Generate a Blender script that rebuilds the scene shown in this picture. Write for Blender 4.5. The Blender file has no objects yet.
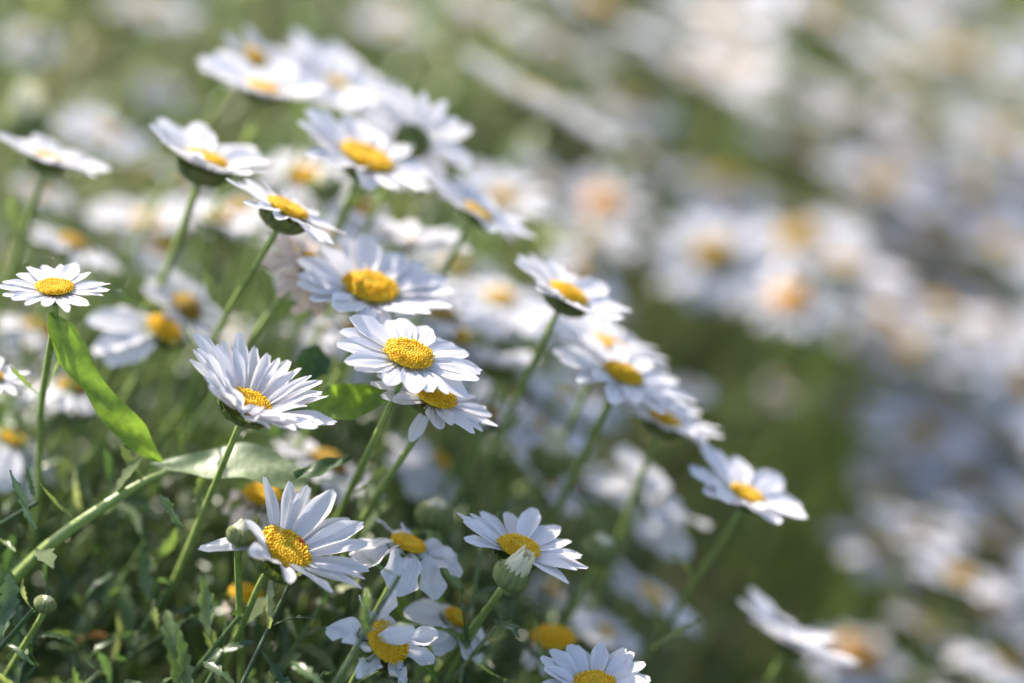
import bpy, math, random
import numpy as np
from mathutils import Vector, Matrix, Quaternion
random.seed(7); rng = np.random.default_rng(7)
R_ = math.radians
scene = bpy.context.scene
C = bpy.context.scene.collection

# ------------------------------------------------------------------ camera
PITCH = 28.0; LENS = 135.0; CAM = Vector((0, 0, 1.0)); FOCUS = 1.395
cd = bpy.data.cameras.new('camera'); cam = bpy.data.objects.new('camera', cd); C.objects.link(cam)
cam.location = CAM; cam.rotation_euler = (R_(90 - PITCH), 0, 0)
cd.lens = LENS; cd.sensor_width = 36; cd.clip_start = 0.02; cd.clip_end = 500
cd.dof.use_dof = True; cd.dof.focus_distance = FOCUS; cd.dof.aperture_fstop = 2.25; cd.dof.aperture_blades = 0
scene.camera = cam
# ------------------------------------------------------------------ light
SUN_DIR = Vector((-0.50, 0.62, 0.72)).normalized()      # towards the sun: far side, a little left
w = bpy.data.worlds.new('World'); scene.world = w; w.use_nodes = True
nt = w.node_tree; bg = nt.nodes['Background']; sky = nt.nodes.new('ShaderNodeTexSky')
sky.sky_type = 'NISHITA'; sky.sun_disc = False
sky.sun_elevation = math.asin(SUN_DIR.z); sky.sun_rotation = math.atan2(SUN_DIR.x, SUN_DIR.y)
sky.air_density = 1.0; sky.dust_density = 2.5; sky.ozone_density = 0.8
nt.links.new(sky.outputs[0], bg.inputs[0]); bg.inputs[1].default_value = 0.15
sl = bpy.data.lights.new('sun', 'SUN'); sl.energy = 3.9; sl.angle = R_(0.6); sl.color = (1.0, 0.91, 0.80)
so = bpy.data.objects.new('sun', sl); C.objects.link(so)
so.rotation_euler = SUN_DIR.to_track_quat('Z', 'Y').to_euler()
scene.view_settings.view_transform = 'Standard'; scene.view_settings.look = 'None'
scene.view_settings.gamma = 1; scene.view_settings.exposure = 1.26

# ------------------------------------------------------------------ helpers
K = 36.0 / LENS / 1024.0
FW = Vector((0, math.cos(R_(PITCH)), -math.sin(R_(PITCH)))); UP = Vector((0, math.sin(R_(PITCH)), math.cos(R_(PITCH)))); RT = Vector((1, 0, 0))
def ray(u, v): return FW + RT * ((u - 512) * K) + UP * ((341.5 - v) * K)
def at(u, v, d): return CAM + ray(u, v) * d
def at_y(u, v, y):
    r = ray(u, v); return CAM + r * (y / r.y)
def c2w(x, y, z): return RT * x + UP * y - FW * z
def proj(p):
    q = p - CAM; d = q.dot(FW); return 512 + q.dot(RT) / d / K, 341.5 - q.dot(UP) / d / K, d
def sst(a, b, x):
    t = np.clip((x - a) / (b - a), 0, 1); return t * t * (3 - 2 * t)
def canopy(x, y):
    return 0.266 - 0.250 * sst(-0.05, 0.18, x) - 0.012 * (1 - sst(1.12, 1.32, y)) - 0.04 * sst(-0.02, 0.1, x) * (1 - sst(1.45, 1.75, y))
def ground(x, y):
    f = 1 - sst(4, 12, np.hypot(x, y))
    return (canopy(x, y) - 0.235 - 0.03 * sst(0.0, 0.12, x)) * f + 0.006 * np.sin(x * 31 + y * 17) * f + 0.005 * np.sin(x * 57 - y * 43) * f
def setp(o, label=None, cat=None, group=None, kind=None):
    if label: o['label'] = label
    if cat: o['category'] = cat
    if group: o['group'] = group
    if kind: o['kind'] = kind
    return o
def mesh_from(name, V, F, mats, uv=None, smooth=True):
    me = bpy.data.meshes.new(name); V = np.asarray(V, dtype=np.float32)
    if isinstance(F, np.ndarray) and F.ndim == 2:
        nf, k = F.shape
        me.vertices.add(len(V)); me.vertices.foreach_set('co', V.ravel())
        me.loops.add(nf * k); me.loops.foreach_set('vertex_index', F.astype(np.int32).ravel())
        me.polygons.add(nf); me.polygons.foreach_set('loop_start', np.arange(0, nf * k, k, dtype=np.int32))
        me.update(calc_edges=True)
    else:
        me.from_pydata([tuple(map(float, p)) for p in V], [], [tuple(f) for f in F])
    if uv is not None:
        li = np.empty(len(me.loops), dtype=np.int32); me.loops.foreach_get('vertex_index', li)
        ul = me.uv_layers.new(name='UVMap'); ul.data.foreach_set('uv', np.asarray(uv, dtype=np.float32)[li].ravel())
    me.polygons.foreach_set('use_smooth', [smooth] * len(me.polygons))
    for m in (mats if isinstance(mats, (list, tuple)) else [mats]): me.materials.append(m)
    me.update(); return me
def link(name, me, parent=None, M=None):
    o = bpy.data.objects.new(name, me); C.objects.link(o)
    if parent is not None: o.parent = parent
    if M is not None: o.matrix_basis = M
    return o
def grid_faces(nr, nc, off=0, wrap=False):
    r = np.arange(nr - 1)[:, None]; cN = nc if wrap else nc - 1
    c = np.arange(cN)[None, :]; c2 = (c + 1) % nc
    return np.stack([r * nc + c, r * nc + c2, (r + 1) * nc + c2, (r + 1) * nc + c], -1).reshape(-1, 4) + off

# ------------------------------------------------------------------ materials
def mat(name): 
    m = bpy.data.materials.new(name); m.use_nodes = True; t = m.node_tree
    return m, t, t.nodes['Principled BSDF'], t.nodes['Material Output']
def ramp(t, fac, stops):
    r = t.nodes.new('ShaderNodeValToRGB'); e = r.color_ramp.elements
    while len(e) < len(stops): e.new(0.5)
    for i, (p, c) in enumerate(stops): e[i].position = p; e[i].color = (*c, 1)
    t.links.new(fac, r.inputs[0]); return r.outputs[0]
def noise(t, scale, detail=3, coord='Object', stretch=None):
    tc = t.nodes.new('ShaderNodeTexCoord'); n = t.nodes.new('ShaderNodeTexNoise')
    n.inputs['Scale'].default_value = scale; n.inputs['Detail'].default_value = detail
    src = tc.outputs[coord]
    if stretch:
        mp = t.nodes.new('ShaderNodeMapping'); mp.inputs['Scale'].default_value = stretch
        t.links.new(src, mp.inputs[0]); src = mp.outputs[0]
    t.links.new(src, n.inputs['Vector']); return n.outputs[0]
def mixc(t, f, a, b, mode='MIX'):
    m = t.nodes.new('ShaderNodeMix'); m.data_type = 'RGBA'; m.blend_type = mode
    for s, x in ((m.inputs[0], f), (m.inputs[6], a), (m.inputs[7], b)):
        if isinstance(x, (int, float)): s.default_value = x
        elif isinstance(x, tuple): s.default_value = (*x, 1)
        else: t.links.new(x, s)
    return m.outputs[2]
def bump(t, h, dist, strength=1.0):
    b = t.nodes.new('ShaderNodeBump'); b.inputs['Distance'].default_value = dist; b.inputs['Strength'].default_value = strength
    t.links.new(h, b.inputs['Height']); return b.outputs[0]
def add_trans(t, bs, out, col, fac, nrm=None):
    tr = t.nodes.new('ShaderNodeBsdfTranslucent'); mx = t.nodes.new('ShaderNodeMixShader'); mx.inputs[0].default_value = fac
    if isinstance(col, tuple): tr.inputs[0].default_value = (*col, 1)
    else: t.links.new(col, tr.inputs[0])
    if nrm: t.links.new(nrm, tr.inputs['Normal'])
    t.links.new(bs.outputs[0], mx.inputs[1]); t.links.new(tr.outputs[0], mx.inputs[2]); t.links.new(mx.outputs[0], out.inputs[0])
def petal_mat(name, tipc, basec, wilt=False):
    m, t, b, out = mat(name)
    tc = t.nodes.new('ShaderNodeTexCoord'); sx = t.nodes.new('ShaderNodeSeparateXYZ'); t.links.new(tc.outputs['UV'], sx.inputs[0])
    basecol = ramp(t, sx.outputs[0], [(0.0, basec), (0.22, tipc), (1.0, tipc)])
    st = noise(t, 1.0, 4, 'UV', (2.2, 17, 1))
    streak = ramp(t, st, [(0.3, (0.86, 0.86, 0.88)), (0.62, (1, 1, 1))])
    col = mixc(t, 1.0, basecol, streak, 'MULTIPLY')
    if wilt:
        n2 = noise(t, 130, 4); f = ramp(t, n2, [(0.52, (0, 0, 0)), (0.72, (.8, .8, .8))])
        col = mixc(t, f, col, (0.60, 0.42, 0.30))
    t.links.new(col, b.inputs['Base Color']); b.inputs['Roughness'].default_value = 0.55
    b.inputs['Specular IOR Level'].default_value = 0.35
    nb = bump(t, st, 0.0004, 0.7); t.links.new(nb, b.inputs['Normal'])
    add_trans(t, b, out, col, 0.36, nb); return m
M_PET = petal_mat('petal_white', (0.73, 0.725, 0.755), (0.62, 0.66, 0.46))
M_WILT = petal_mat('petal_wilting', (0.80, 0.68, 0.60), (0.6, 0.5, 0.35), True)
def disc_mat():
    m, t, b, out = mat('floret_yellow')
    g = t.nodes.new('ShaderNodeNewGeometry')
    c = ramp(t, g.outputs['Random Per Island'], [(0.0, (0.82, 0.46, 0.006)), (0.5, (0.90, 0.58, 0.01)), (1.0, (0.94, 0.68, 0.03))])
    tc = t.nodes.new('ShaderNodeTexCoord'); vm = t.nodes.new('ShaderNodeVectorMath'); vm.operation = 'MULTIPLY'; vm.inputs[1].default_value = (1, 1, 0)
    ln = t.nodes.new('ShaderNodeVectorMath'); ln.operation = 'LENGTH'; t.links.new(tc.outputs['Object'], vm.inputs[0]); t.links.new(vm.outputs[0], ln.inputs[0])
    c = mixc(t, ramp(t, ln.outputs['Value'], [(0.12, (.55, .55, .55)), (0.5, (0, 0, 0))]), c, (0.62, 0.56, 0.05))
    t.links.new(c, b.inputs['Base Color']); b.inputs['Roughness'].default_value = 0.6
    add_trans(t, b, out, (0.8, 0.42, 0.01), 0.2); return m
M_DISC = disc_mat()
def green_mat(name, cols, trans, tf, rough=0.45, island=True, nscale=60, spec=0.5):
    m, t, b, out = mat(name)
    if island:
        g = t.nodes.new('ShaderNodeNewGeometry'); f = g.outputs['Random Per Island']
    else: f = noise(t, nscale, 3)
    c = ramp(t, f, cols); n = noise(t, 320, 3)
    c2 = mixc(t, 1.0, c, ramp(t, n, [(0.3, (0.72, 0.75, 0.72)), (0.7, (1.15, 1.12, 1.05))]), 'MULTIPLY')
    t.links.new(c2, b.inputs['Base Color']); b.inputs['Roughness'].default_value = rough; b.inputs['Specular IOR Level'].default_value = spec
    nb = bump(t, n, 0.0006, 0.6); t.links.new(nb, b.inputs['Normal'])
    if tf: add_trans(t, b, out, mixc(t, 1.0, c2, trans, 'MULTIPLY'), tf)
    return m
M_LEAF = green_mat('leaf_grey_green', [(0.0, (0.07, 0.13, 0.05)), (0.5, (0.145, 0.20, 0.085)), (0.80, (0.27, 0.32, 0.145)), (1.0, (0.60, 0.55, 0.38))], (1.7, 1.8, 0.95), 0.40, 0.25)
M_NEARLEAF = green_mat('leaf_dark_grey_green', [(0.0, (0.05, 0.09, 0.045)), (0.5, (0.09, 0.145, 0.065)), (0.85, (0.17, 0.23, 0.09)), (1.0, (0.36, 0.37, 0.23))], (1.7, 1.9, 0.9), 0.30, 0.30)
M_STEM = green_mat('stem_green', [(0.3, (0.19, 0.27, 0.075)), (0.7, (0.28, 0.37, 0.11))], (1.6, 1.7, 0.8), 0.12, 0.42, False, 45)
M_CALYX = green_mat('calyx_green', [(0.0, (0.09, 0.135, 0.03)), (0.7, (0.16, 0.21, 0.05)), (1.0, (0.20, 0.18, 0.06))], (1.8, 1.9, 0.6), 0.15, 0.5)
M_BUD = green_mat('bud_green', [(0.0, (0.15, 0.20, 0.06)), (1.0, (0.24, 0.28, 0.09))], (1.6, 1.7, 0.8), 0.15, 0.5)
M_BRIGHT = green_mat('leaf_bright', [(0.35, (0.11, 0.19, 0.035)), (0.65, (0.16, 0.25, 0.05))], (2.0, 2.0, 0.8), 0.5, 0.35, False, 40)
M_SILVER = green_mat('leaf_glossy', [(0.35, (0.09, 0.15, 0.05)), (0.65, (0.17, 0.22, 0.10))], (1.8, 2.3, 0.6), 0.1, 0.47, False, 70, 1.0)
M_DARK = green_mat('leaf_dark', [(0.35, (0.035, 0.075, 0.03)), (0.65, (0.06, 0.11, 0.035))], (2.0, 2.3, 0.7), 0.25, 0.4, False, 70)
M_DRY = green_mat('dry_leaf', [(0.0, (0.10, 0.055, 0.03)), (0.5, (0.24, 0.13, 0.065)), (0.85, (0.45, 0.32, 0.19)), (1.0, (0.6, 0.5, 0.38))], (1.2, 1.0, 0.7), 0.2, 0.6)
def soil_mat():
    m, t, b, out = mat('soil')
    n = noise(t, 35, 8); c = ramp(t, n, [(0.3, (0.03, 0.022, 0.014)), (0.7, (0.085, 0.062, 0.04))])
    t.links.new(c, b.inputs['Base Color']); b.inputs['Roughness'].default_value = 0.95
    t.links.new(bump(t, n, 0.01), b.inputs['Normal']); return m
M_SOIL = soil_mat()
mm, t_, b_, o_ = mat('insect_red'); b_.inputs['Base Color'].default_value = (0.55, 0.03, 0.01, 1); b_.inputs['Roughness'].default_value = 0.3; M_RED = mm

# ------------------------------------------------------------------ ground
gx = np.concatenate([[-60, -30, -14, -7, -4], np.linspace(-2.5, 2.5, 90), [4, 7, 14, 30, 60]])
gy = np.concatenate([[-60, -30, -12, -5, -2], np.linspace(-0.5, 4.5, 90), [7, 12, 30, 60]])
X, Y = np.meshgrid(gx, gy); Z = ground(X, Y)
link('ground', mesh_from('ground', np.stack([X, Y, Z], -1).reshape(-1, 3), grid_faces(len(gy), len(gx)), M_SOIL))['kind'] = 'structure'

# ------------------------------------------------------------------ mesh generators
def petal_verts(seed, bend, curl=0.0, nr=12, nc=9, wilt=0.0, width=0.30):
    r = random.Random(seed)
    t = np.linspace(0, 1, nr)[:, None]; s = np.linspace(-1, 1, nc)[None, :]
    wd = 0.34 + 0.66 * np.sin(np.clip(t / 0.66, 0, 1) * math.pi / 2) ** 1.1
    wd = wd * (1 - 0.24 * np.clip((t - 0.72) / 0.28, 0, 1) ** 2)
    a1, a2 = r.uniform(0.01, 0.055), r.uniform(-0.02, 0.03)
    ln = 1 - 0.20 * np.abs(s) ** 2.6 - a1 * (0.5 + 0.5 * np.cos(s * math.pi * 3 + a2 * 30)) + a2 * s
    asym = r.uniform(-0.06, 0.06)
    x = t * (1 + (ln - 1) * np.clip(t * 1.2 - 0.2, 0, 1))
    y = s * wd * width / 2 + asym * t * t
    z = 0.013 * np.cos(s * math.pi * 2.0) * np.sin(t * math.pi) ** 0.5 + (0.03 + curl) * (s ** 2) * wd + 0.006 * np.sin(t * 9 + s * 2 + seed)
    if wilt:
        z = z + wilt * 0.10 * np.sin(t * 7 + seed) * (0.4 + t) + wilt * 0.06 * np.sin(s * 4 + t * 5 + seed * 2); y = y * (1 + wilt * 0.25 * np.sin(t * 9 + seed))
    else:
        z = z + r.uniform(-0.02, 0.02) * np.sin(t * 5 + r.uniform(0, 6)) * s
    # bend along the length (bend = total angle, radians, positive = tip up)
    th = bend * t; dt = 1.0
    bx = np.where(abs(bend) > 1e-4, np.sin(bend * x) / (bend if abs(bend) > 1e-4 else 1), x)
    bz = np.where(abs(bend) > 1e-4, (1 - np.cos(bend * x)) / (bend if abs(bend) > 1e-4 else 1), 0 * x)
    X = bx - z * np.sin(bend * x); Zz = bz + z * np.cos(bend * x)
    tw = r.uniform(-0.25, 0.25) * t * (1 + 2 * wilt)
    Y2 = y * np.cos(tw) - (0) ; Z2 = Zz + y * np.sin(tw)
    V = np.stack([X + 0 * s, Y2, Z2], -1).reshape(-1, 3)
    UV = np.stack([t + 0 * s, (s + 1) / 2 + 0 * t + seed * 1.7], -1).reshape(-1, 2)
    return V, UV
def petal_mesh(seed, bend, m, **k):
    nr, nc = k.get('nr', 12), k.get('nc', 9)
    V, UV = petal_verts(seed, bend, **k); return mesh_from('petal', V, grid_faces(nr, nc), m, UV)
PET = {'f': [petal_mesh(i, random.uniform(-0.18, 0.22), M_PET, curl=random.uniform(-0.02, 0.05)) for i in range(9)],
       'u': [petal_mesh(20 + i, random.uniform(0.25, 0.7), M_PET, curl=random.uniform(0, 0.06)) for i in range(7)],
       'd': [petal_mesh(40 + i, random.uniform(-1.0, -0.35), M_PET, curl=random.uniform(-0.04, 0.03)) for i in range(7)],
       'w': [petal_mesh(60 + i, random.uniform(-1.5, -0.3), M_WILT, wilt=1.0) for i in range(7)],
       'v': [petal_mesh(80 + i, random.uniform(-1.0, 0.9), M_PET, wilt=0.6, curl=0.07) for i in range(7)]}
PET['b'] = [petal_mesh(95 + i, random.uniform(-0.1, 0.3), petal_mat('petal_cream', (0.78, 0.76, 0.56), (0.6, 0.64, 0.3)) if i == 0 else bpy.data.materials['petal_cream'], width=.5, curl=.05) for i in range(5)]
def floret(V, F, p, n, h, r, opened):
    """one tiny tube floret standing at p along n"""
    q = n.to_track_quat('Z', 'Y'); k = 6; prof = [(0, 0.75), (0.55, 0.85), (0.85, 1.0 if not opened else 1.25), (1.0, 0.35 if not opened else 0.9)]
    b0 = len(V); tw = random.uniform(0, 6)
    for (a, b) in prof:
        for i in range(k):
            an = i * 2 * math.pi / k + tw; rr = b * r * (1.25 if (opened and a > 0.9 and i % 2) else 1)
            V.append(tuple(p + q @ Vector((rr * math.cos(an), rr * math.sin(an), a * h))))
    V.append(tuple(p + q @ Vector((0, 0, h * (1.05 if not opened else 0.55)))))
    for j in range(3):
        for i in range(k): F.append((b0 + j * k + i, b0 + j * k + (i + 1) % k, b0 + (j + 1) * k + (i + 1) % k, b0 + (j + 1) * k + i))
    for i in range(k): F.append((b0 + 18 + i, b0 + 18 + (i + 1) % k, b0 + 24))
def disc_mesh(n=210, dome=0.42, young=0.5, seed=0):
    random.seed(100 + seed); V = []; F = []
    kk = 20; rings = [(0.80, -.02), (0.93, 0.06), (.8, dome * .60 - .02), (.55, dome * .85 - .02), (.25, dome * .9 - .03), (.01, dome * .88 - .04)]
    V = [(a * math.cos(i * 2 * math.pi / kk), a * math.sin(i * 2 * math.pi / kk), b) for (a, b) in rings for i in range(kk)]; F = [tuple(f) for f in grid_faces(6, kk, 0, True)]
    for i in range(n):
        f = math.sqrt((i + 0.5) / n); a = i * 2.39996
        f2 = f * (1 + random.uniform(-0.02, 0.02)); zz = dome * math.sqrt(max(0, 1 - f2 * f2 * 0.93)) - (0.10 * math.exp(-(f2 / 0.25) ** 2))
        p = Vector((f2 * math.cos(a), f2 * math.sin(a), zz)); nn = Vector((p.x * 0.75, p.y * 0.75, 0.75)).normalized()
        op = f > young; h = random.uniform(0.10, 0.14) if not op else random.uniform(0.13, 0.25)
        floret(V, F, p - nn * 0.03, nn, h, 0.052 if not op else 0.045, op)
    return mesh_from('disc', V, F, M_DISC)
DISC = [disc_mesh(260, 0.36, 0.55, 0), disc_mesh(240, 0.40, 0.35, 1), disc_mesh(260, 0.26, 0.7, 2), disc_mesh(230, 0.52, 0.3, 3)]
def calyx_mesh(seed=0, depth=0.62):
    random.seed(seed); V = []; F = []
    prof = [(0.0, 0.16), (0.04, 0.30), (0.14, 0.58), (0.30, 0.80), (0.5, 0.93), (0.68, 0.97)]
    k = 18
    for (a, b) in prof:
        for i in range(k): V.append((b * math.cos(i * 2 * math.pi / k), b * math.sin(i * 2 * math.pi / k), -depth + a * depth * 1.15))
    for j in range(len(prof) - 1):
        for i in range(k): F.append((j * k + i, j * k + (i + 1) % k, (j + 1) * k + (i + 1) % k, (j + 1) * k + i))
    for row, (z0, r0, z1, r1, n) in enumerate([(-0.97, 0.42, -0.50, 0.98, 13), (-0.78, 0.72, -0.18, 1.10, 17), (-0.6, 0.90, -0.06, 1.08, 19)]):
        for i in range(n):
            a = (i + row * 0.5) * 2 * math.pi / n + random.uniform(-.05, .05); hw = 0.95 * math.pi / n; b0 = len(V)
            for tt in (0, 0.35, 0.7, 1.0):
                rr = r0 + (r1 - r0) * math.sin(tt * math.pi / 2) + 0.05; zz = (z0 + (z1 - z0) * tt) * depth
                ww = hw * (1.0 if tt < 0.6 else (0.75 if tt < 0.9 else 0.22))
                for sgn, lift in ((-1, 0), (0, 0.055), (1, 0)): V.append(((rr + lift) * math.cos(a + sgn * ww), (rr + lift) * math.sin(a + sgn * ww), zz))
            for j in range(3):
                for c in range(2): F.append((b0 + j * 3 + c, b0 + j * 3 + c + 1, b0 + j * 3 + c + 4, b0 + j * 3 + c + 3))
    return V, F
_v, _f = calyx_mesh(3); CALYX = mesh_from('calyx', _v, _f, M_CALYX)
def tube(P, rad, k=10, ridges=0.16):
    P = [Vector(p) for p in P]; n = len(P); V = []; ref = Vector((0.3, 1, 0.1)).normalized()
    for i, p in enumerate(P):
        t = (P[min(i + 1, n - 1)] - P[max(i - 1, 0)]).normalized(); a = t.cross(ref).normalized(); b = t.cross(a)
        r = rad(i / (n - 1)) if callable(rad) else rad
        for j in range(k):
            an = j * 2 * math.pi / k; rr = r * (1 + (ridges if j % 2 else -ridges)); V.append(tuple(p + a * (rr * math.cos(an)) + b * (rr * math.sin(an))))
    F = grid_faces(n, k, 0, True); return V, F
def catmull(P, m=7):
    P = [Vector(p) for p in P]; Q = [2 * P[0] - P[1]] + P + [2 * P[-1] - P[-2]]; out = []
    for i in range(1, len(Q) - 2):
        for j in range(m):
            t = j / m; a, b, c, d = Q[i - 1:i + 3]
            out.append(0.5 * ((2 * b) + (c - a) * t + (2 * a - 5 * b + 4 * c - d) * t * t + (3 * b - a - 3 * c + d) * t ** 3))
    out.append(P[-1]); return out
def leaf_arrays(seed, nr=15, teeth=5, width=0.15, bend=-0.7, nc=5, lobed=0.55):
    r = random.Random(seed); t = np.linspace(0, 1, nr)[:, None]; s = np.linspace(-1, 1, nc)[None, :]
    env = np.sin(math.pi * np.clip(t, 0, 1) ** 1.35) ** 0.8 * width + 0.022 * (1 - t)
    saw = ((t * teeth + r.random() * 0.3) % 1.0); tooth = 1 - lobed * (1 - saw) ** 1.0
    hw = env * np.where(np.abs(s) > 0.9, tooth, 1.0); x = t + 0.05 * np.abs(s) * tooth * (1 - t)
    y = s * hw; z = 0.35 * np.abs(s) * hw + 0.02 * np.sin(t * 8 + seed) * s
    bx = np.sin(bend * x) / bend; bz = (1 - np.cos(bend * x)) / bend
    V = np.stack([bx - z * np.sin(bend * x), y + 0.06 * np.sin(t * 3 + seed), bz + z * np.cos(bend * x)], -1).reshape(-1, 3)
    return V, grid_faces(nr, nc)
LEAF = []
for i in range(6):
    v, f = leaf_arrays(i, bend=random.uniform(-1.1, 0.5) or .2, width=random.uniform(0.10, 0.17)); LEAF.append(mesh_from('leaf', v, f, M_LEAF))

# ------------------------------------------------------------------ daisies
def stem_path(P0, n, R, vias=None, y_jit=0.0, lean=0.42):
    pts = [P0, P0 - n * (0.22 * R + 0.003)]
    if vias:
        yy = pts[1].y; nu, nv, nd = proj(pts[1]); vias = [q for q in vias if q[1] > nv + 28]
        for i, (u, v) in enumerate(vias): pts.append(at_y(u, v, yy + 0.012 * (i + 1) * (1 if y_jit >= 0 else -1)))
        dr = (pts[-1] - pts[-2]).normalized() if vias else Vector((-.4, 0, -.9))
        if dr.z > -0.5: dr = Vector((dr.x, dr.y, -0.8)).normalized()
    else:
        dr = Vector((-lean + random.uniform(-.12, .12), random.uniform(-.1, .12), -0.9)).normalized()
        pts.append(P0 - n * 0.02 + dr * 0.05)
        dr = (dr + Vector((random.uniform(-.15, .15), random.uniform(-.1, .1), 0))).normalized()
    p = pts[-1]; L = 0.0
    while (p + dr * L).z > float(ground((p + dr * L).x, (p + dr * L).y)) - 0.004 and L < 1.2: L += 0.004
    L = max(L, 0.02)
    pts.append(p + dr * (L * 0.5) + Vector((random.uniform(-.006, .006), 0, 0))); pts.append(p + dr * L)
    return catmull(pts)
def head_frame(alpha, r):
    a = R_(alpha); s = math.sqrt(max(0, 1 - r * r))
    z = c2w(math.sin(a) * s, math.cos(a) * s, r).normalized(); x = c2w(math.cos(a), -math.sin(a), 0).normalized()
    return x, z.cross(x), z
def daisy(u, v, d, R, alpha, r, label, n=20, cup=8, k=0.38, cls='f', vias=None, jit=7, miss=(), extra=(), wide=1.0, disc=None, layers=1, group=None, leaves=2, cat='daisy', srad=0.00135, side=1, calyx=1.0):
    x, y, z = head_frame(alpha, r); px = d * K; Rm = R * px; rd = k * Rm * 0.84; P = at(u, v, d)
    H = Matrix((x, y, z)).transposed().to_4x4(); H.translation = P; Rm *= 1.07; wide *= 1.13
    path = stem_path(P - z * (rd * 0.62), z, Rm, vias, side)
    base = path[-1]
    root = bpy.data.objects.new('daisy', None); C.objects.link(root); root.location = base; root.empty_display_size = 0.01
    setp(root, label, cat, group)
    B = Matrix.Translation(-base) @ H
    link('disc', disc or random.choice(DISC), root, B @ Matrix.Translation((0, 0, rd * 0.05)) @ Matrix.Rotation(random.uniform(0, 6), 4, 'Z') @ Matrix.Scale(rd, 4))
    link('calyx', CALYX, root, B @ Matrix.Rotation(random.uniform(0, 6), 4, 'Z') @ Matrix.Diagonal((rd * 1.14, rd * 1.14, rd * calyx * 1.1, 1)))
    V, F = tube([p - base for p in path], lambda t: srad * (1.5 - 0.75 * min(1, t / 0.05) + 0.35 * t)); link('stem', mesh_from('stem', V, F, M_STEM), root)
    Lp = Rm - rd * 0.68
    def pet(phi, el, ls, ws, c, lift=0.0):
        me = random.choice(PET[c]); L = Lp * ls
        M = B @ Matrix.Rotation(R_(phi), 4, 'Z') @ Matrix.Translation((rd * 0.70, 0, -rd * 0.06 + random.uniform(-.03, .03) * rd + lift * rd)) @ Matrix.Rotation(R_(-el), 4, 'Y') @ Matrix.Rotation(R_(random.uniform(-1.6, 1.6) * jit), 4, 'X') @ Matrix.Diagonal((L, L * ws, L, 1))
        link('petal', me, root, M)
    for ly in range(layers):
        m = n if ly == 0 else int(n * 0.6)
        for i in range(m):
            phi = (i + 0.5 * ly + random.uniform(-.28, .28)) * 360 / m
            if any(a < phi % 360 < b for a, b in miss): continue
            pet(phi, cup + ly * 14 + random.uniform(-jit, jit), random.uniform(0.86, 1.06) * (1 if ly == 0 else 0.8), wide * random.uniform(0.85, 1.15) * 20 / max(n, 14), cls if random.random() < 0.8 else ('f' if cls in 'ud' else cls))
    for e in extra: pet(*e)
    np_ = len(path)
    for i in range(leaves):
        j = int(np_ * random.uniform(0.30, 0.62)); p = path[j]; a = random.uniform(0, 6.28)
        M = Matrix.Translation(p - base) @ Matrix.Rotation(a, 4, 'Z') @ Matrix.Rotation(R_(-random.uniform(20, 60)), 4, 'Y') @ Matrix.Scale(random.uniform(0.013, 0.026), 4)
        link('leaf', random.choice(LEAF), root, M)
    return root
random.seed(11)
NEAR = 'daisies in and near focus on the front clump'
daisy(55, 290, 1.398, 53, 4, .40, 'small sharp daisy alone at the left with its stem rising beside the bright green leaf', n=19, cup=8, wide=.92, vias=[(47, 330), (41, 410), (38, 500), (30, 560)], group=NEAR, disc=DISC[2], k=.40, jit=5)
daisy(247, 407, 1.392, 84, 24, .42, 'full double rowed white daisy with a small orange disc above the grey glossy leaf', n=27, cup=30, k=.32, layers=2, wide=.9, vias=[(222, 455), (200, 520), (165, 600), (125, 665)], group=NEAR, jit=8, disc=DISC[1])
daisy(408, 358, 1.396, 71, 19, .50, 'sharp daisy with the biggest domed yellow disc, directly above another overlapping daisy', n=18, cup=4, k=.40, vias=[(385, 410), (360, 470), (335, 525), (310, 590)], group=NEAR, disc=DISC[0], jit=6, wide=1.15)
daisy(434, 400, 1.410, 62, 24, .38, 'daisy tucked right under the biggest domed disc with one petal hanging down', n=18, cup=4, k=.40, vias=[(402, 445), (372, 505), (345, 560)], group=NEAR, extra=[(262, -70, .8, 1.2, 'f')], jit=6, miss=[(245, 275)])
daisy(284, 552, 1.388, 86, 38, .48, 'daisy with raised long petals and a tiny red insect on its disc', n=20, cup=32, k=.37, vias=[(262, 590), (235, 640), (205, 676)], group=NEAR, disc=DISC[2], extra=[(196, -34, .95, 1.25, 'f')], miss=[(165, 222)], jit=7, wide=.82, calyx=1.4)
daisy(518, 551, 1.400, 68, 18, .40, 'daisy behind a pale half open bud, low in the middle', n=17, cup=12, k=.36, vias=[(488, 605), (455, 650), (430, 680)], group=NEAR, jit=9, miss=[(225, 300)])
daisy(384, 645, 1.385, 56, 48, .62, 'ragged daisy with crumpled broad petals and one folded over its disc', n=9, cup=-6, k=.48, cls='v', wide=1.3, group=NEAR, extra=[(232, 150, .85, 2.0, 'f', .62), (150, 45, 1.1, .9, 'v'), (60, 20, 1.1, 1.5, 'v')], jit=20, disc=DISC[3])
daisy(408, 546, 1.415, 60, 22, .34, 'daisy with a few drooping broad petals between two in-focus daisies', n=8, cup=-14, k=.34, cls='v', wide=1.35, group=NEAR, jit=12)
daisy(455, 619, 1.43, 50, 38, .45, 'loose daisy with a small oval disc below the drooping broad petalled one', n=10, cup=-10, k=.30, cls='d', wide=1.3, group=NEAR, jit=12)
daisy(594, 687, 1.395, 58, 2, .48, 'daisy cut by the bottom edge with a fan of upright petals', n=17, cup=30, k=.42, group=NEAR, jit=6, wide=1.2)
daisy(553, 643, 1.47, 42, 5, .35, 'daisy showing mostly a golden disc just behind the fan petalled one', n=10, cup=-30, k=.60, cls='d', group=NEAR, disc=DISC[3])
daisy(370, 292, 1.445, 80, 14, .46, 'large soft white daisy with a deep yellow disc right above the sharpest one', n=20, cup=13, k=.40, cls='f', wide=1.25, group=NEAR, vias=[(350, 340), (325, 400)], disc=DISC[1])
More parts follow.
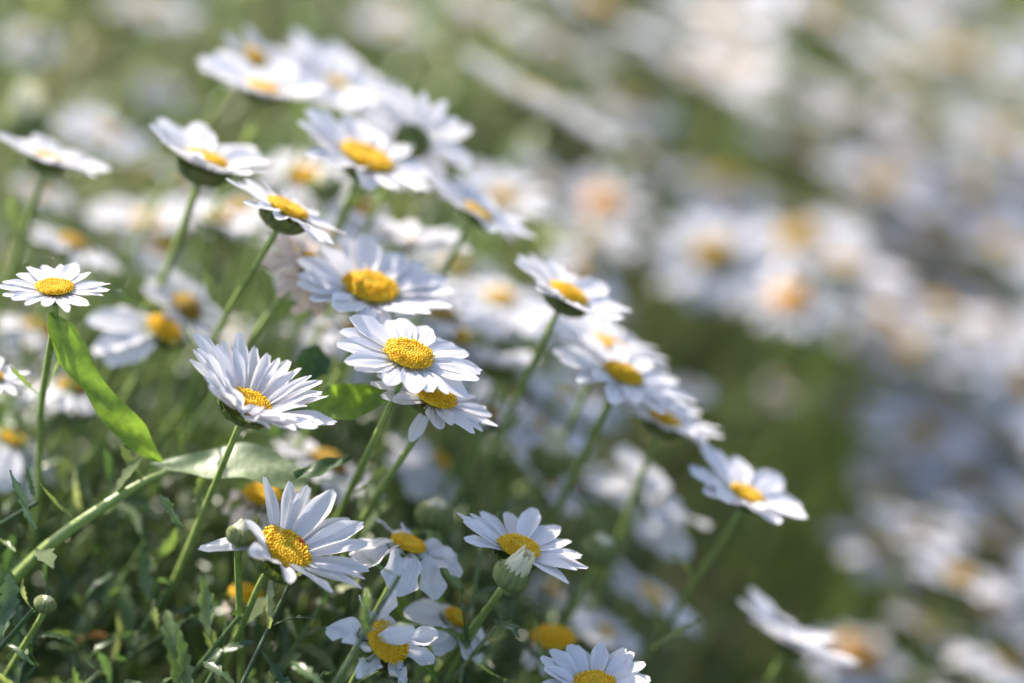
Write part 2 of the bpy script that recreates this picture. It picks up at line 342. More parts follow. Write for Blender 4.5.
daisy(286, 211, 1.43, 62, 27, .22, 'edge-on tilted daisy with a dark calyx on a long thin leaning stem', n=17, cup=5, k=.40, vias=[(262, 240), (235, 300), (212, 345), (190, 395), (150, 455)], group=NEAR, calyx=1.5)
daisy(205, 164, 1.465, 70, 20, .25, 'daisy with its left petals raised and a wide dark calyx on a tall stem', n=17, cup=24, k=.36, vias=[(180, 235), (158, 290), (120, 355), (78, 420), (50, 480)], group=NEAR, calyx=1.5, srad=.0017, jit=9, wide=1.15)
daisy(48, 160, 1.49, 58, 18, .18, 'flat tilted daisy at the left edge with its green calyx showing below', n=16, cup=13, k=.30, vias=[(35, 195), (15, 260)], group=NEAR, calyx=1.4, wide=1.2)
daisy(262, 90, 1.53, 66, 16, .28, 'blurred daisy with a small golden disc at the top of the front clump', n=15, cup=18, k=.30, group=NEAR, wide=1.3)
daisy(338, 84, 1.585, 74, 28, .38, 'soft white daisy at the top of the front clump, right of two overlapping ones', n=20, cup=6, k=.16, group=NEAR, wide=1.3)
daisy(256, 62, 1.57, 46, 50, .35, 'soft daisy with an orange smudge of a disc behind the topmost golden one', n=12, cup=5, k=.38, group=NEAR, miss=[(150, 210)])
daisy(366, 161, 1.485, 74, 26, .36, 'soft daisy with a bright yellow disc left of the one seen from behind', n=19, cup=10, k=.42, cls='f', wide=1.25, group=NEAR, vias=[(345, 205), (325, 260)])
daisy(413, 140, 1.515, 58, 32, -.82, 'daisy seen from behind with its green calyx and spread petals', n=18, cup=3, k=.30, group=NEAR)
daisy(478, 214, 1.495, 58, 34, .22, 'steeply tilted soft daisy with a narrow pale orange disc', n=16, cup=12, k=.30, group=NEAR, wide=1.15)
daisy(304, 178, 1.61, 50, 12, .5, 'blurred daisy with an orange disc behind the round green bud', n=14, cup=4, k=.40, group=NEAR)
daisy(405, 243, 1.52, 64, 12, .20, 'pale soft daisy with a hidden disc above the large deep yellow one', n=16, cup=16, k=.2, group=NEAR)
daisy(312, 268, 1.455, 55, 52, .42, 'wilting daisy with limp pinkish petals beside the large soft white one', n=14, cup=-8, k=.34, cls='w', wide=1.0, group=NEAR, jit=14)
daisy(163, 332, 1.50, 72, 32, .40, 'daisy with swept back left petals and a golden domed disc behind a stem', n=14, cup=-10, k=.30, cls='d', wide=1.1, group=NEAR, miss=[(0, 120), (262, 360)], disc=DISC[3])
daisy(567, 297, 1.46, 64, 29, .26, 'tilted daisy with a narrow yellow disc on a thick stem at the crest', n=17, cup=13, k=.36, vias=[(535, 350), (510, 415), (485, 475)], group=NEAR, wide=1.15, calyx=1.3)
daisy(622, 377, 1.467, 74, 25, .33, 'wide tilted daisy with a squarish yellow disc on the right slope of the clump', n=20, cup=6, k=.32, vias=[(595, 425), (572, 480), (548, 530)], group=NEAR, srad=.0017)
daisy(607, 347, 1.50, 66, 25, .30, 'soft daisy half hidden right behind the wide tilted one', n=16, cup=6, k=.32, group=NEAR, vias=[(580, 400), (555, 460)])
daisy(664, 422, 1.49, 60, 24, .22, 'flat soft daisy just below right of the wide tilted one', n=16, cup=11, k=.32, vias=[(645, 460), (622, 530), (600, 585)], group=NEAR, wide=1.1, calyx=1.3)
daisy(746, 496, 1.468, 62, 24, .36, 'daisy standing clear at the right end of the clump on a long bare stem', n=16, cup=12, k=.32, vias=[(715, 535), (690, 588), (660, 640), (630, 676)], group=NEAR, wide=1.3, calyx=1.2)
daisy(650, 505, 1.56, 66, 42, -.30, 'blurred daisy turned away below the flat soft one', n=9, cup=0, k=.24, cls='v', group=NEAR, wide=1.6)
daisy(650, 598, 1.59, 62, 36, .15, 'blurred edge-on daisy beside the long bare stem at the right', n=15, cup=5, k=.3, group=NEAR, wide=1.2)
daisy(790, 645, 1.515, 70, 30, .08, 'pale edge-on daisy low at the right, apart from the clump', n=16, cup=16, k=.25, group=NEAR, wide=1.2)
daisy(606, 632, 1.55, 44, 28, .3, 'blurred white daisy behind the fan petalled one at the bottom', n=14, cup=3, k=.25, group=NEAR)
daisy(498, 366, 1.525, 42, 12, .08, 'small side-on soft daisy with a green cup between two stems in the middle', n=16, cup=25, k=.42, group=NEAR, calyx=1.6)
daisy(500, 300, 1.61, 72, 15, .3, 'big blurred cream daisy behind the crest of the clump', n=16, cup=-2, k=.25, group=NEAR, wide=1.3)
daisy(455, 335, 1.53, 66, 38, .25, 'blurred daisy with warm drooping petals right behind the sharpest one', n=12, cup=-25, k=.28, cls='d', wide=1.4, group=NEAR)
daisy(330, 335, 1.58, 48, 5, .35, 'small blurred white daisy deep between the stems left of the sharpest one', n=14, cup=0, k=.25, group=NEAR)
daisy(440, 462, 1.55, 58, 55, .2, 'blurred drooping daisy under the one with the hanging petal', n=11, cup=-20, k=.2, cls='d', wide=1.4, group=NEAR)
daisy(535, 425, 1.60, 62, 25, .35, 'blurred whitish daisy behind two thick stems in the middle', n=14, cup=0, k=.22, group=NEAR)
daisy(562, 395, 1.62, 50, 35, .3, 'blurred daisy deep behind the wide tilted one', n=14, cup=0, k=.22, group=NEAR)
daisy(148, 222, 1.69, 60, 0, .28, 'blurred daisy with a low yellow disc left of the edge-on tilted one', n=15, cup=10, k=.3, group=NEAR)
daisy(105, 135, 1.77, 52, 25, .35, 'blurred daisy behind the one with raised left petals', n=14, cup=0, k=.25, group=NEAR)
daisy(-8, 378, 1.44, 36, 10, .4, 'daisy cut by the left edge, only petal tips in view', n=16, cup=5, k=.35, group=NEAR)
daisy(12, 440, 1.50, 62, 28, .35, 'blurred daisy low against the left edge among dark leaves', n=13, cup=-15, k=.25, cls='d', group=NEAR, wide=1.3)
daisy(262, 497, 1.455, 46, 10, .5, 'faded daisy with a yellow disc hidden behind the one with raised petals', n=10, cup=-30, k=.45, cls='w', group=NEAR, miss=[(40, 140)])
daisy(300, 505, 1.47, 40, 20, .4, 'golden disc daisy peeping out under the grey glossy leaf', n=8, cup=-35, k=.45, cls='d', group=NEAR)
daisy(245, 597, 1.45, 34, 10, .4, 'daisy reduced to a yellow disc under the one with the red insect', n=6, cup=-45, k=.55, cls='w', group=NEAR)
daisy(345, 480, 1.52, 40, 20, .2, 'small blurred daisy between the stems below the sharpest one', n=12, cup=-10, k=.25, group=NEAR)
daisy(555, 590, 1.60, 46, 20, .3, 'small blurred daisy right of the half open bud', n=12, cup=-5, k=.25, group=NEAR)
daisy(225, 330, 1.64, 40, 10, .35, 'small blurred daisy behind the edge-on one with the thin leaning stem', n=12, cup=0, k=.25, group=NEAR)
daisy(30, 350, 1.66, 40, 15, .3, 'small blurred daisy behind the sharp little daisy at the left', n=12, cup=0, k=.25, group=NEAR)
# ------------------------------------------------------------------ buds
def bud(u, v, d, R, alpha, r, label, openness=0.3, vias=None, leaves=1):
    x, y, z = head_frame(alpha, r); Rm = R * d * K; P = at(u, v, d)
    H = Matrix((x, y, z)).transposed().to_4x4(); H.translation = P
    path = stem_path(P - z * (Rm * 0.95), z, Rm, vias); base = path[-1]
    root = bpy.data.objects.new('daisy_bud', None); C.objects.link(root); root.location = base; setp(root, label, 'flower bud', 'unopened daisy buds')
    B = Matrix.Translation(-base) @ H
    V = []; F = []; k = 20; prof = [(-1.0, .2), (-.93, .5), (-.7, .82), (-.35, 1.0), (0, .98), (.25, .82), (.42, .55), (.5, .2)]
    for (a, b) in prof:
        for i in range(k): V.append((b * math.cos(i * 2 * math.pi / k), b * math.sin(i * 2 * math.pi / k), a))
    F = [tuple(f) for f in grid_faces(len(prof), k, 0, True)]
    for row, (a0, a1, n) in enumerate([(-0.95, -0.3, 12), (-0.7, 0.12, 15), (-0.4, 0.42, 15)]):
        for i in range(n):
            a = (i + row * .5) * 2 * math.pi / n; hw = math.pi / n * 0.95; b0 = len(V)
            for tt in (0, .35, .7, 1.0):
                zz = a0 + (a1 - a0) * tt; rr = np.interp(zz, [p[0] for p in prof], [p[1] for p in prof]) + 0.05
                ww = hw * (1, 1, .75, .2)[int(tt / 0.34)]
                for sg, lf in ((-1, 0), (0, .05), (1, 0)): V.append(((rr + lf) * math.cos(a + sg * ww), (rr + lf) * math.sin(a + sg * ww), zz))
            for j in range(3):
                for c in range(2): F.append((b0 + j * 3 + c, b0 + j * 3 + c + 1, b0 + j * 3 + c + 4, b0 + j * 3 + c + 3))
    link('calyx', mesh_from('calyx', V, F, M_BUD), root, B @ Matrix.Scale(Rm, 4))
    # closed petals folded over the top
    n = 14
    for i in range(n):
        me = random.choice(PET['b']); L = Rm * (0.72 + openness * random.uniform(.45, .95))
        M = B @ Matrix.Rotation((i + random.uniform(-.2, .2)) * 2 * math.pi / n, 4, 'Z') @ Matrix.Translation((Rm * .74, 0, Rm * 0.30)) @ Matrix.Rotation(R_(-(152 - openness * 62 + random.uniform(-8, 8))), 4, 'Y') @ Matrix.Diagonal((L, Rm * 0.85, L, 1))
        link('petal', me, root, M)
    link('disc', DISC[2], root, B @ Matrix.Translation((0, 0, Rm * .20)) @ Matrix.Scale(Rm * .55, 4))
    V, F = tube([p - base for p in path], lambda t: 0.0013 * (1.4 - 0.6 * min(1, t / 0.05) + 0.3 * t)); link('stem', mesh_from('stem', V, F, M_STEM), root)
    return root
bud(513, 573, 1.388, 18, 35, .45, 'pale half open bud with folded cream petals in front of a daisy', .8, [(480, 622), (448, 680)])
bud(241, 532, 1.386, 14, 10, .3, 'yellow tipped bud pressed against the daisy with the red insect', .25, [(246, 560), (240, 620)])
bud(46, 602, 1.40, 11, 20, .35, 'small round green bud in the dark undergrowth at the lower left', 0, [(40, 625), (10, 670)])
bud(436, 512, 1.455, 19, 10, .25, 'soft round green bud beside the drooping daisies', .1, [(430, 550)])
bud(602, 546, 1.485, 18, 20, .4, 'pale round bud between two stems left of the long bare stem', .1, [(590, 590)])
bud(552, 455, 1.53, 22, 15, .4, 'creamy opening bud low behind the thick stems of the crest', .6, [(540, 500)])
bud(326, 184, 1.55, 17, 5, .5, 'round green bud in front of a blurred orange disc', .15, [(318, 220)])
bud(26, 118, 1.64, 24, 10, .35, 'blurred bud with pale tips above the flat daisy at the left edge', .8)
bud(140, 640, 1.47, 12, 15, .3, 'tiny bud half sunk among leaves near the bottom left', .1)

# ------------------------------------------------------------------ broad leaves
def ribbon(name, pts, widths, nrm, m, label, fold=0.25, cat='leaf', teeth=0.0):
    """a single broad leaf along a curve; the curve's last point is its foot"""
    path = catmull([at(*p) for p in pts], 8); n = len(path); wv = np.interp(np.linspace(0, 1, n), np.linspace(0, 1, len(widths)), widths)
    base = path[-1].copy(); V = []; nc = 7; N0 = nrm if isinstance(nrm, list) else [nrm, nrm]
    for i, p in enumerate(path):
        t = (path[min(i + 1, n - 1)] - path[max(i - 1, 0)]).normalized(); f = i / (n - 1)
        N = c2w(*(Vector(N0[0]).lerp(Vector(N0[1]), f))).normalized(); s = t.cross(N).normalized(); N = s.cross(t)
        for j in range(nc):
            q = (j / (nc - 1)) * 2 - 1; w = wv[i] * K * 1.4 * 0.5 * (1 + teeth * (1 if i % 4 == 0 else -0.4) * (abs(q) > .9))
            V.append(tuple(p - base + s * (q * w) + N * (fold * abs(q) * w + 0.0006 * math.sin(i * .7 + q * 3) + 0.06 * w * math.cos(q * 12))))
    me = mesh_from(name, V, grid_faces(n, nc), m)
    o = link(name, me, None, Matrix.Translation(base)); setp(o, label, cat); return o
ribbon('broad_leaf', [(50, 312, 1.400), (62, 340, 1.402), (90, 385, 1.405), (125, 428, 1.408), (162, 462, 1.415)], [8, 34, 42, 26, 34, 34, 4], [(.80, .1, .6), (.1, .55, .75)], M_BRIGHT, 'bright green broad leaf hanging beside the sharp small daisy, lit from behind', fold=.22)
ribbon('glossy_leaf', [(150, 463, 1.43), (200, 466, 1.43), (250, 464, 1.428), (306, 484, 1.425)], [6, 22, 44, 50, 42, 24], [(-.30, .72, .60), (-.37, .68, .63)], M_SILVER, 'silvery glossy leaf lying flat below the full double rowed daisy', fold=.10)
ribbon('broad_leaf', [(392, 393, 1.43), (362, 400, 1.425), (332, 404, 1.42), (306, 400, 1.42)], [4, 28, 40, 34, 6], [(.2, .35, .9), (.3, .25, .9)], M_BRIGHT, 'short bright green leaf left of the stem under the biggest disc')
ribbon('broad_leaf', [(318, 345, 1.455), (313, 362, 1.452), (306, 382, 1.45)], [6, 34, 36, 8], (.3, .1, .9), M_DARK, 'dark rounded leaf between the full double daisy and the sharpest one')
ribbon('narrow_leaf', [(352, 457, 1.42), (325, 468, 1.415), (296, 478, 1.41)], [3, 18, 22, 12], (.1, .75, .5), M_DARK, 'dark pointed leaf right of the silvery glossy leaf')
ribbon('narrow_leaf', [(160, 494, 1.392), (168, 508, 1.394), (182, 530, 1.398)], [2, 11, 10, 5], (.6, .2, .7), M_SILVER, 'narrow grey leaf pointing up left from the long leaning stem', teeth=.4)
ribbon('narrow_leaf', [(700, 619, 1.46), (678, 632, 1.46), (652, 648, 1.465)], [2, 8, 8, 4], (.2, .8, .4), M_LEAF, 'thin leaf branching right off the long bare stem', teeth=.4)
ribbon('broad_leaf', [(440, 690, 1.42), (400, 605, 1.43), (385, 590, 1.44)], [4, 20, 18, 4], (.5, .4, .7), M_BRIGHT, 'soft green leaf standing behind the ragged daisy')
ribbon('narrow_leaf', [(10, 470, 1.40), (22, 500, 1.40), (34, 530, 1.40)], [2, 9, 9, 4], (.5, .3, .7), M_SILVER, 'narrow toothed leaf joining the leftmost stem', teeth=.5)
ribbon('narrow_leaf', [(112, 288, 1.43), (128, 300, 1.435), (150, 312, 1.45)], [3, 16, 16, 4], (.2, .8, .4), M_SILVER, 'small pale leaf crossing the tall stem right of the sharp small daisy', teeth=.3)
# thick side branch
pth = catmull([at(172, 470, 1.43), at(140, 484, 1.425), at(95, 512, 1.42), at(50, 545, 1.425), at(5, 590, 1.44), at(-40, 650, 1.46), Vector((-.235, 1.24, float(ground(-.235, 1.24))))], 6)
bs_ = pth[-1].copy(); V, F = tube([p - bs_ for p in pth], lambda t: .0012 + .0009 * min(1, t * 2), 10)
br = bpy.data.objects.new('branch', None); C.objects.link(br); br.location = bs_; setp(br, 'thick pale green branch running down left from the foot of the bright broad leaf', 'branch')
link('stem', mesh_from('stem', V, F, M_STEM), br)
for i, (j, an) in enumerate(((5, 2.6), (10, .6), (14, 3.6), (19, 5.0))):
    link('leaf', LEAF[i], br, Matrix.Translation(pth[j] - bs_) @ Matrix.Rotation(an, 4, 'Z') @ Matrix.Rotation(-.7, 4, 'Y') @ Matrix.Scale(.018 + .003 * i, 4))
# insect
P = at(298, 546, 1.388) + c2w(.3, .5, .6) * 0.0042
V = []; F = []
for (cx, rr, ll) in ((0, 0.0008, 0.0011), (0.0014, 0.00045, 0.0005)):
    b0 = len(V)
    for j in range(7):
        th = math.pi * j / 6
        for i in range(8): V.append((cx + ll * math.cos(th), rr * math.sin(th) * math.cos(i * math.pi / 4), rr * .8 * math.sin(th) * math.sin(i * math.pi / 4)))
    F += [tuple(f) for f in grid_faces(7, 8, b0, True)]
for sx in (-.0005, 0, .0006):
    for sy in (-1, 1):
        b0 = len(V); pts = [(sx, sy * .0005, 0), (sx * 1.4, sy * .0013, .0003), (sx * 1.8, sy * .0017, -.0006)]
        for p in pts:
            for o_ in ((0, 0, .00008), (.00008, 0, -.00006), (-.00008, 0, -.00006)): V.append(tuple(np.add(p, o_)))
        F += [tuple(f) for f in grid_faces(3, 3, b0, True)]
setp(link('insect', mesh_from('insect', V, F, M_RED), None, Matrix.Translation(P) @ Matrix.Rotation(.6, 4, 'Y')), 'tiny red insect on the yellow disc of the raised petals daisy', 'insect')

# ------------------------------------------------------------------ background daisies
def far_petals(seed, n, cup, k):
    random.seed(seed); V = []; UV = []; F = []; off = 0; rd = k; nr, nc = 6, 5
    for i in range(n):
        v, uv = petal_verts(seed * 50 + i, random.uniform(-.5, .3), nr=nr, nc=nc, width=.30 * 20 / n * 1.15)
        L = (1 - rd * .8) * random.uniform(.85, 1.05)
        M = np.array(Matrix.Rotation((i + random.uniform(-.3, .3)) * 2 * math.pi / n, 4, 'Z') @ Matrix.Translation((rd * .86, 0, random.uniform(-.02, .02))) @ Matrix.Rotation(R_(-cup + random.uniform(-9, 9)), 4, 'Y') @ Matrix.Rotation(R_(random.uniform(-12, 12)), 4, 'X') @ Matrix.Scale(L, 4))
        V.append(v @ M[:3, :3].T + M[:3, 3]); UV.append(uv); F.append(grid_faces(nr, nc, off)); off += nr * nc
    return mesh_from('petals', np.concatenate(V), np.concatenate(F), M_PET, np.concatenate(UV))
FARP = [far_petals(1, 16, 4, .34), far_petals(2, 14, 10, .34), far_petals(3, 18, -8, .34), far_petals(4, 15, 14, .34), far_petals(5, 13, -18, .34)]
def far_disc(dome):
    k = 16; V = []; rings = [(1, -.1), (1.02, .1), (.9, .35), (.65, .75), (.3, .97), (.01, 1)]
    for (a, b) in rings:
        for i in range(k): V.append((a * math.cos(i * 2 * math.pi / k), a * math.sin(i * 2 * math.pi / k), b * dome))
    return mesh_from('disc', V, grid_faces(len(rings), k, 0, True), M_FARDISC)
m_, t_, b_, o_ = mat('disc_gold'); nn_ = noise(t_, 9, 4)
t_.links.new(ramp(t_, nn_, [(.35, (.70, .36, .008)), (.65, (.88, .56, .02))]), b_.inputs['Base Color']); b_.inputs['Roughness'].default_value = .7; t_.links.new(bump(t_, noise(t_, 14, 2), .15), b_.inputs['Normal']); M_FARDISC = m_
FDISC = [far_disc(.45), far_disc(.6)]
FADED = far_disc(.6); m_, t_, b_, o_ = mat('disc_fading_orange'); t_.links.new(ramp(t_, noise(t_, 7, 4), [(.35, (.34, .15, .02)), (.65, (.52, .26, .04))]), b_.inputs['Base Color']); b_.inputs['Roughness'].default_value = .7
FADED.materials.clear(); FADED.materials.append(m_)
def far_daisy(P, Rm, x, y, z, label, group, seed, fading=False):
    random.seed(seed); rd = (.46 if fading else .34) * Rm; lean = Vector((-.35 + random.uniform(-.15, .15), random.uniform(-.15, .15), -.92)).normalized()
    H = Matrix((x, y, z)).transposed().to_4x4(); H.translation = P
    P0 = P - z * rd * .62; pts = [P0, P0 - z * .015, P0 - z * .02 + lean * .05]; p = pts[-1]; L = 0
    while (p + lean * L).z > float(ground((p + lean * L).x, (p + lean * L).y)) - .004 and L < 1: L += .01
    pts.append(p + lean * max(L, .02)); path = catmull(pts, 4); base = path[-1]
    root = bpy.data.objects.new('daisy', None); C.objects.link(root); root.location = base; setp(root, label, 'daisy', group)
    B = Matrix.Translation(-base) @ H @ Matrix.Rotation(random.uniform(0, 6), 4, 'Z')
    link('petals', random.choice(FARP), root, B @ Matrix.Scale(Rm, 4)); link('disc', FADED if fading else random.choice(FDISC), root, B @ Matrix.Scale(rd, 4)); link('calyx', CALYX, root, B @ Matrix.Scale(rd, 4))
    V, F = tube([q - base for q in path], .0014, 6); link('stem', mesh_from('stem', V, F, M_STEM), root)
FARG = 'out of focus daisies on the bank behind'
hand = [(715, 255, 1.84, 62, 15, .75, 'blurred daisy facing the camera with a clear yellow disc, right of centre'),
 (800, 240, 1.86, 72, 3, .45, 'blurred daisy with a wide orange disc right of the clear yellow disc one'),
 (845, 268, 1.84, 60, 12, .15, 'blurred edge-on daisy below right of the wide orange disc'),
 (792, 302, 1.80, 46, 10, .6, 'blurred orange disc with small dull petals under the wide orange disc daisy'),
 (540, 105, 1.76, 88, 30, .06, 'long blurred edge-on daisy slanting across the upper middle'),
 (640, 155, 1.88, 48, 45, .15, 'faint blurred edge-on daisy right of the long slanting one'),
 (605, 207, 1.86, 46, 10, .7, 'blurred orange disc alone in the green behind the crest'),
 (545, 185, 1.85, 46, 40, .2, 'blurred dim daisy under the long slanting one'),
 (600, 12, 1.95, 80, 28, .1, 'blurred edge-on daisy at the top edge, right of the middle'),
 (692, 75, 1.95, 78, 25, .12, 'blurred bluish edge-on daisy with a dark gap under it, upper right'),
 (735, 62, 2.0, 50, 10, .5, 'blurred daisy with a gold smear of a disc at the upper right'),
 (822, 25, 2.0, 85, 33, .1, 'blurred pale blue daisy slanting down from the top edge'),
 (480, 15, 1.98, 60, 20, .2, 'blurred daisy at the top edge above the long slanting one'),
 (720, 20, 2.05, 60, 5, .4, 'blurred pinkish daisy at the top edge left of the pale blue slanting one'),
 (905, 355, 1.88, 66, 25, .35, 'blurred daisy with a dark gold disc at the right, under a row of white'),
 (940, 308, 1.86, 64, 18, .12, 'blurred edge-on daisy above the dark gold disc'),
 (985, 325, 1.9, 62, 10, .55, 'blurred daisy with an orange disc near the right edge'),
 (965, 482, 1.84, 62, 15, .4, 'blurred daisy with a low yellow disc near the lower right edge'),
 (905, 470, 1.84, 46, 30, .2, 'small blurred daisy left of the low yellow disc'),
 (1010, 440, 1.86, 60, 20, .15, 'blurred edge-on daisy above the low yellow disc at the right edge'),
 (1000, 540, 1.8, 62, 30, .2, 'blurred daisy below the low yellow disc against the right edge'),
 (985, 610, 1.76, 60, 32, .2, 'blurred daisy at the right edge, second from the bottom'),
 (1010, 665, 1.72, 60, 30, .2, 'blurred daisy in the bottom right corner'),
 (858, 655, 1.74, 50, 15, .6, 'blurred orange disc just right of the pale edge-on daisy apart from the clump'),
 (725, 185, 1.98, 60, 20, .2, 'blurred daisy above the one with the clear yellow disc'),
 (800, 150, 2.0, 66, 20, .2, 'blurred white daisy in the middle of the upper right mass'),
 (880, 190, 1.95, 70, 22, .15, 'blurred lilac white daisy right of the wide orange disc'),
 (935, 230, 1.95, 66, 15, .25, 'blurred daisy low in the upper right mass near the edge'),
 (1000, 250, 1.95, 64, 20, .2, 'blurred daisy against the right edge above the orange disc one'),
 (960, 60, 2.1, 80, 18, .2, 'large blurred daisy in the top right corner'),
 (900, 80, 2.08, 66, 30, .15, 'blurred daisy left of the large one in the top right corner'),
 (1005, 145, 2.02, 70, 25, .2, 'blurred daisy against the right edge under the corner one'),
 (860, 120, 2.02, 60, 12, .3, 'blurred daisy over a dark gap in the upper right mass'),
 (800, 90, 2.06, 60, 28, .2, 'blurred daisy under the pale blue slanting one'),
 (560, 50, 2.02, 50, 15, .3, 'blurred cream daisy above the right half of the long slanting one'),
 (30, 42, 1.85, 26, 20, .8, 'round bright blurred daisy in the top left corner'),
 (155, 8, 1.9, 44, 10, .4, 'faint blurred daisy at the top edge on the left'),
 (158, 96, 1.85, 24, 20, .6, 'small pale blurred daisy above the raised left petals one'),
 (395, 25, 1.95, 40, 10, .4, 'blurred daisy at the top edge left of the middle'),
 (690, 390, 1.72, 24, 15, .4, 'small faint blurred daisy in the green right of the wide tilted one'),
 (780, 390, 1.95, 26, 15, .4, 'small yellowish blurred daisy in the green gap at the right'),
 (860, 410, 1.95, 34, 20, .35, 'small faint blurred daisy between the green gap and the right edge mass')]
for i, (u, v, d, R, a, r, lab) in enumerate(hand):
    x, y, z = head_frame(a, r); far_daisy(at(u, v, d), R * d * K * 1.12, x, y, z, lab, FARG, 500 + i, fading=('blurred orange disc' in lab))
# filler: daisies standing over the rest of the bank
rnd = random.Random(5); cnt = 0; pts_used = []
while cnt < 34:
    x0 = rnd.uniform(-.24, .05); y0 = rnd.uniform(1.3, 1.62); P = Vector((x0, y0, float(canopy(x0, y0)) + rnd.uniform(-.015, .045))); u, v, d = proj(P)
    if not (40 < u < 600 and 185 < v < 500) or d < 1.5 or any((P - q).length < .03 for q in pts_used) or (u < 300 and rnd.random() < .45): continue
    pts_used.append(P); cnt += 1; X_, Y_, Z_ = head_frame(rnd.gauss(25, 12), rnd.uniform(.1, .6))
    far_daisy(P, rnd.uniform(.017, .025), X_, Y_, Z_, 'faint blurred daisy low between the stems of the front clump', 'faint daisies low between the stems', 700 + cnt)
n1 = 0
for tr in range(20000):
    x0 = rnd.uniform(.08, .42); y0 = rnd.uniform(1.42, 2.2); P = Vector((x0, y0, float(canopy(x0, y0)) + rnd.uniform(.05, .11))); u, v, d = proj(P)
    if not (870 < u < 1070 and 150 < v < 700) or (v > 560 and u < 930) or d < 1.74 or any((P - q).length < .036 for q in pts_used): continue
    if any(abs(u - q[0]) < 46 and abs(v - q[1]) < 30 and d < q[2] + .06 for q in hand): continue
    pts_used.append(P); cnt += 1; n1 += 1; X_, Y_, Z_ = head_frame(rnd.gauss(24, 9), rnd.uniform(.1, .7))
    far_daisy(P, rnd.uniform(.026, .033), X_, Y_, Z_, 'blurred white daisy in the dense band down the right edge', 'daisies in the band down the right edge', 12000 + tr)
    if n1 >= 48: break
for tr in range(14000):
    x0 = rnd.uniform(-1.0, 1.3); y0 = rnd.uniform(1.2, 3.4); h = rnd.uniform(.03, .10); P = Vector((x0, y0, float(canopy(x0, y0)) + h + (.02 if x0 > .1 else 0)))
    u, v, d = proj(P); inside = -60 < u < 1084 and -70 < v < 750
    if inside:
        if d < (1.62 if v > 250 else 1.7): continue
        line = 200 + (u - 600) * 0.0
        pr = 0.0
        if u < 430 and v < 170 and d < 1.8: continue
        if u > 690 and (d < 1.74 or (u < 925 and v > 560)): continue
        if u > 620 and v < 230 - (u < 700) * 80: pr = 1.0
        elif u > 890: pr = .95
        elif u > 430 and v < 60: pr = .6
        elif u < 430 and v < 150: pr = .05
        elif 60 < u < 590 and 170 < v < 470: pr = .75
        else: pr = .03
        if rnd.random() > pr: continue
        if any((P - q).length < .030 for q in pts_used): continue
    else:
        if y0 < 1.5 and abs(x0) < .45: continue
        if any((P - q).length < .07 for q in pts_used): continue
        if rnd.random() > .2: continue
    if inside and any(abs(u - q[0]) < 46 and abs(v - q[1]) < 30 and d < q[2] + .06 for q in hand): continue
    pts_used.append(P)
    a = rnd.gauss(22, 9); r = rnd.uniform(.05, .5)
    if inside and rnd.random() < .2: r = rnd.uniform(.5, .8)
    X_, Y_, Z_ = head_frame(a, r)
    lab, g = ('white daisy melted into the far blurred mass of flowers at the upper right', 'daisies melted into the far blurred mass') if inside and u > 620 and v < 230 else (('faint blurred daisy lost in the greenery between clearer flowers', 'faint daisies lost in the greenery') if inside and u <= 890 else (('blurred white daisy in the dense band down the right edge', 'daisies in the band down the right edge') if inside else ('white daisy standing in the flower bed outside the view', 'daisies around the view')))
    far_daisy(P, rnd.uniform(.025, .032), X_, Y_, Z_, lab, g, 900 + tr); cnt += 1
    if cnt >= 275: break
print('filler daisies', cnt)

# ------------------------------------------------------------------ undergrowth
def shoot(seed, fine=True):
    r = random.Random(seed); random.seed(seed); h = r.uniform(.17, .25)
    P = [Vector((0, 0, 0)), Vector((h * .12, r.uniform(-.01, .01), h * .35)), Vector((h * r.uniform(.2, .4), r.uniform(-.02, .02), h * .7)), Vector((h * r.uniform(.35, .6), r.uniform(-.03, .03), h))]
    path = catmull(P, 5 if fine else 3); V, F = tube(path, lambda t: .0013 - .0005 * t, 6 if fine else 3); Vs = [np.array(V)]; Fs = [F]; off = len(V)
    n = r.randint(19, 26) if fine else r.randint(12, 16)
    for i in range(n):
        f = .25 + .75 * (i / (n - 1)) ** .8; p = path[min(len(path) - 1, int(f * (len(path) - 1)))]
        L = (r.uniform(.016, .044) if fine else r.uniform(.018, .042)) * (1.15 - .45 * f)
        v, fc = leaf_arrays(seed * 31 + i, 13 if fine else 6, r.choice((4, 5, 6)), (r.uniform(.085, .17) if fine else r.uniform(.10, .18)), r.choice((-1, 1)) * r.uniform(.3, 1.3), 5 if fine else 3, .74 if fine else .5)
        M = np.array(Matrix.Translation(p) @ Matrix.Rotation(i * 2.4 + r.uniform(-.4, .4), 4, 'Z') @ Matrix.Rotation(R_(-r.uniform(5, 70)), 4, 'Y') @ Matrix.Rotation(r.uniform(-.5, .5), 4, 'X') @ Matrix.Scale(L, 4))
        Vs.append(v @ M[:3, :3].T + M[:3, 3]); Fs.append(fc + off); off += len(v)
    return np.concatenate(Vs), np.concatenate(Fs)
SF = [shoot(i) for i in range(12)]; SC = [shoot(100 + i, False) for i in range(10)]
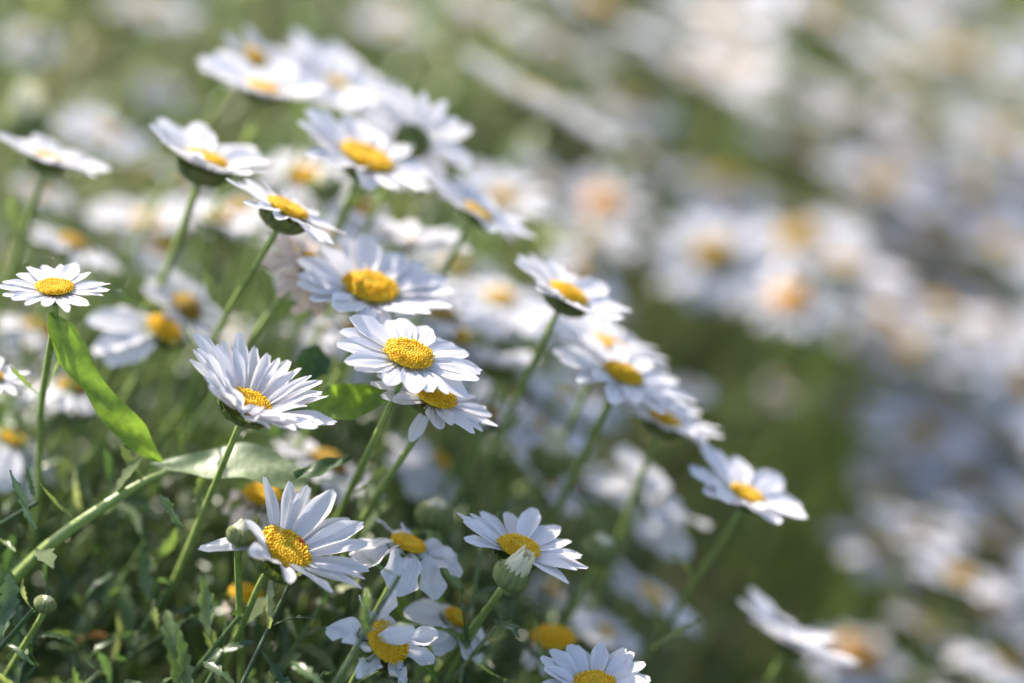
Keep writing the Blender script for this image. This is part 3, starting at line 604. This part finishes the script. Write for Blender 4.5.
def scatter(name, shoots, pts, label, group=None):
    fineset = shoots is SF
    Vs = []; Fs = []; off = 0
    for (x, y) in pts:
        v, f = shoots[rnd.randrange(len(shoots))]; a = rnd.uniform(-.9, .9); s = rnd.uniform(.88, 1.14) if (fineset and x < -.085 - max(0, y - 1.3) * .3 and y < 1.4) else rnd.uniform(.72, 1.06); c, sn = math.cos(a), math.sin(a)
        tx, ty = rnd.uniform(-.12, .25), rnd.uniform(-.2, .2)
        q = v * s; z = q[:, 2]; X = q[:, 0] * c - q[:, 1] * sn + tx * z; Yy = q[:, 0] * sn + q[:, 1] * c + ty * z
        g0 = float(ground(x, y)); it = int(np.argmax(z)); room = float(canopy(X[it] + x, Yy[it] + y)) + (0.03 if x < -.06 else 0.008) + rnd.uniform(-.02, .012) - (.025 if x > .12 else 0) - g0
        kq = min(1.0, max(.25, room / float(z[it])))
        Vs.append(np.stack([X * kq + x, Yy * kq + y, z * kq + g0], -1)); Fs.append(f + off); off += len(v)
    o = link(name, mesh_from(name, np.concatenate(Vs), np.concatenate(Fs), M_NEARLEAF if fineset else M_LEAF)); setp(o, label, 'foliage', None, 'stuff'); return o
near = [(rnd.uniform(-.36, .30), 0) for _ in range(0)]
pts = []
st = .0235; y = .98
while y < 1.62:
    x = -.40
    while x < .36:
        if not (x > .02 + max(0, y - 1.38) * .8 ): pts.append((x + rnd.uniform(-.5, .5) * st, y + rnd.uniform(-.5, .5) * st))
        x += st
    y += st
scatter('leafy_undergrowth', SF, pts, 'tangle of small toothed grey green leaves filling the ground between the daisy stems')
pts = []; y = 0.75
while y < 3.6:
    st = .030 if y < 2.6 else .05; x = -1.1
    while x < 1.5:
        if not (.98 < y < 1.60 and -.40 < x < .30):
            s2 = st if abs(x) < .6 else st * 1.0
            if abs(x) < .6 or rnd.random() < .5: pts.append((x + rnd.uniform(-.5, .5) * st, y + rnd.uniform(-.5, .5) * st))
        x += st
    y += st
scatter('distant_undergrowth', SC, pts, 'soft out of focus green foliage covering the bank behind the daisies')
# leaf litter and fallen petals
Vs = []; Fs = []; off = 0
for i in range(4200):
    x, y = rnd.uniform(-.5, .6), rnd.uniform(.9, 2.4); v, f = leaf_arrays(i, 6, 2, rnd.uniform(.15, .35), rnd.choice((-1, 1)) * rnd.uniform(.5, 2.2), 3)
    M = np.array(Matrix.Translation((x, y, float(ground(x, y)) + rnd.uniform(.004, .19 if i % 3 == 0 else .04))) @ Matrix.Rotation(rnd.uniform(0, 6), 4, 'Z') @ Matrix.Rotation(rnd.uniform(-1, 1), 4, 'Y') @ Matrix.Rotation(rnd.uniform(-1, 1), 4, 'X') @ Matrix.Scale(rnd.uniform(.008, .022), 4))
    Vs.append(v @ M[:3, :3].T + M[:3, 3]); Fs.append(f + off); off += len(v)
setp(link('dry_leaf_litter', mesh_from('dry_leaf_litter', np.concatenate(Vs), np.concatenate(Fs), M_DRY)), 'curled brown and cream dry leaves caught low among the stems', 'leaf litter', None, 'stuff')
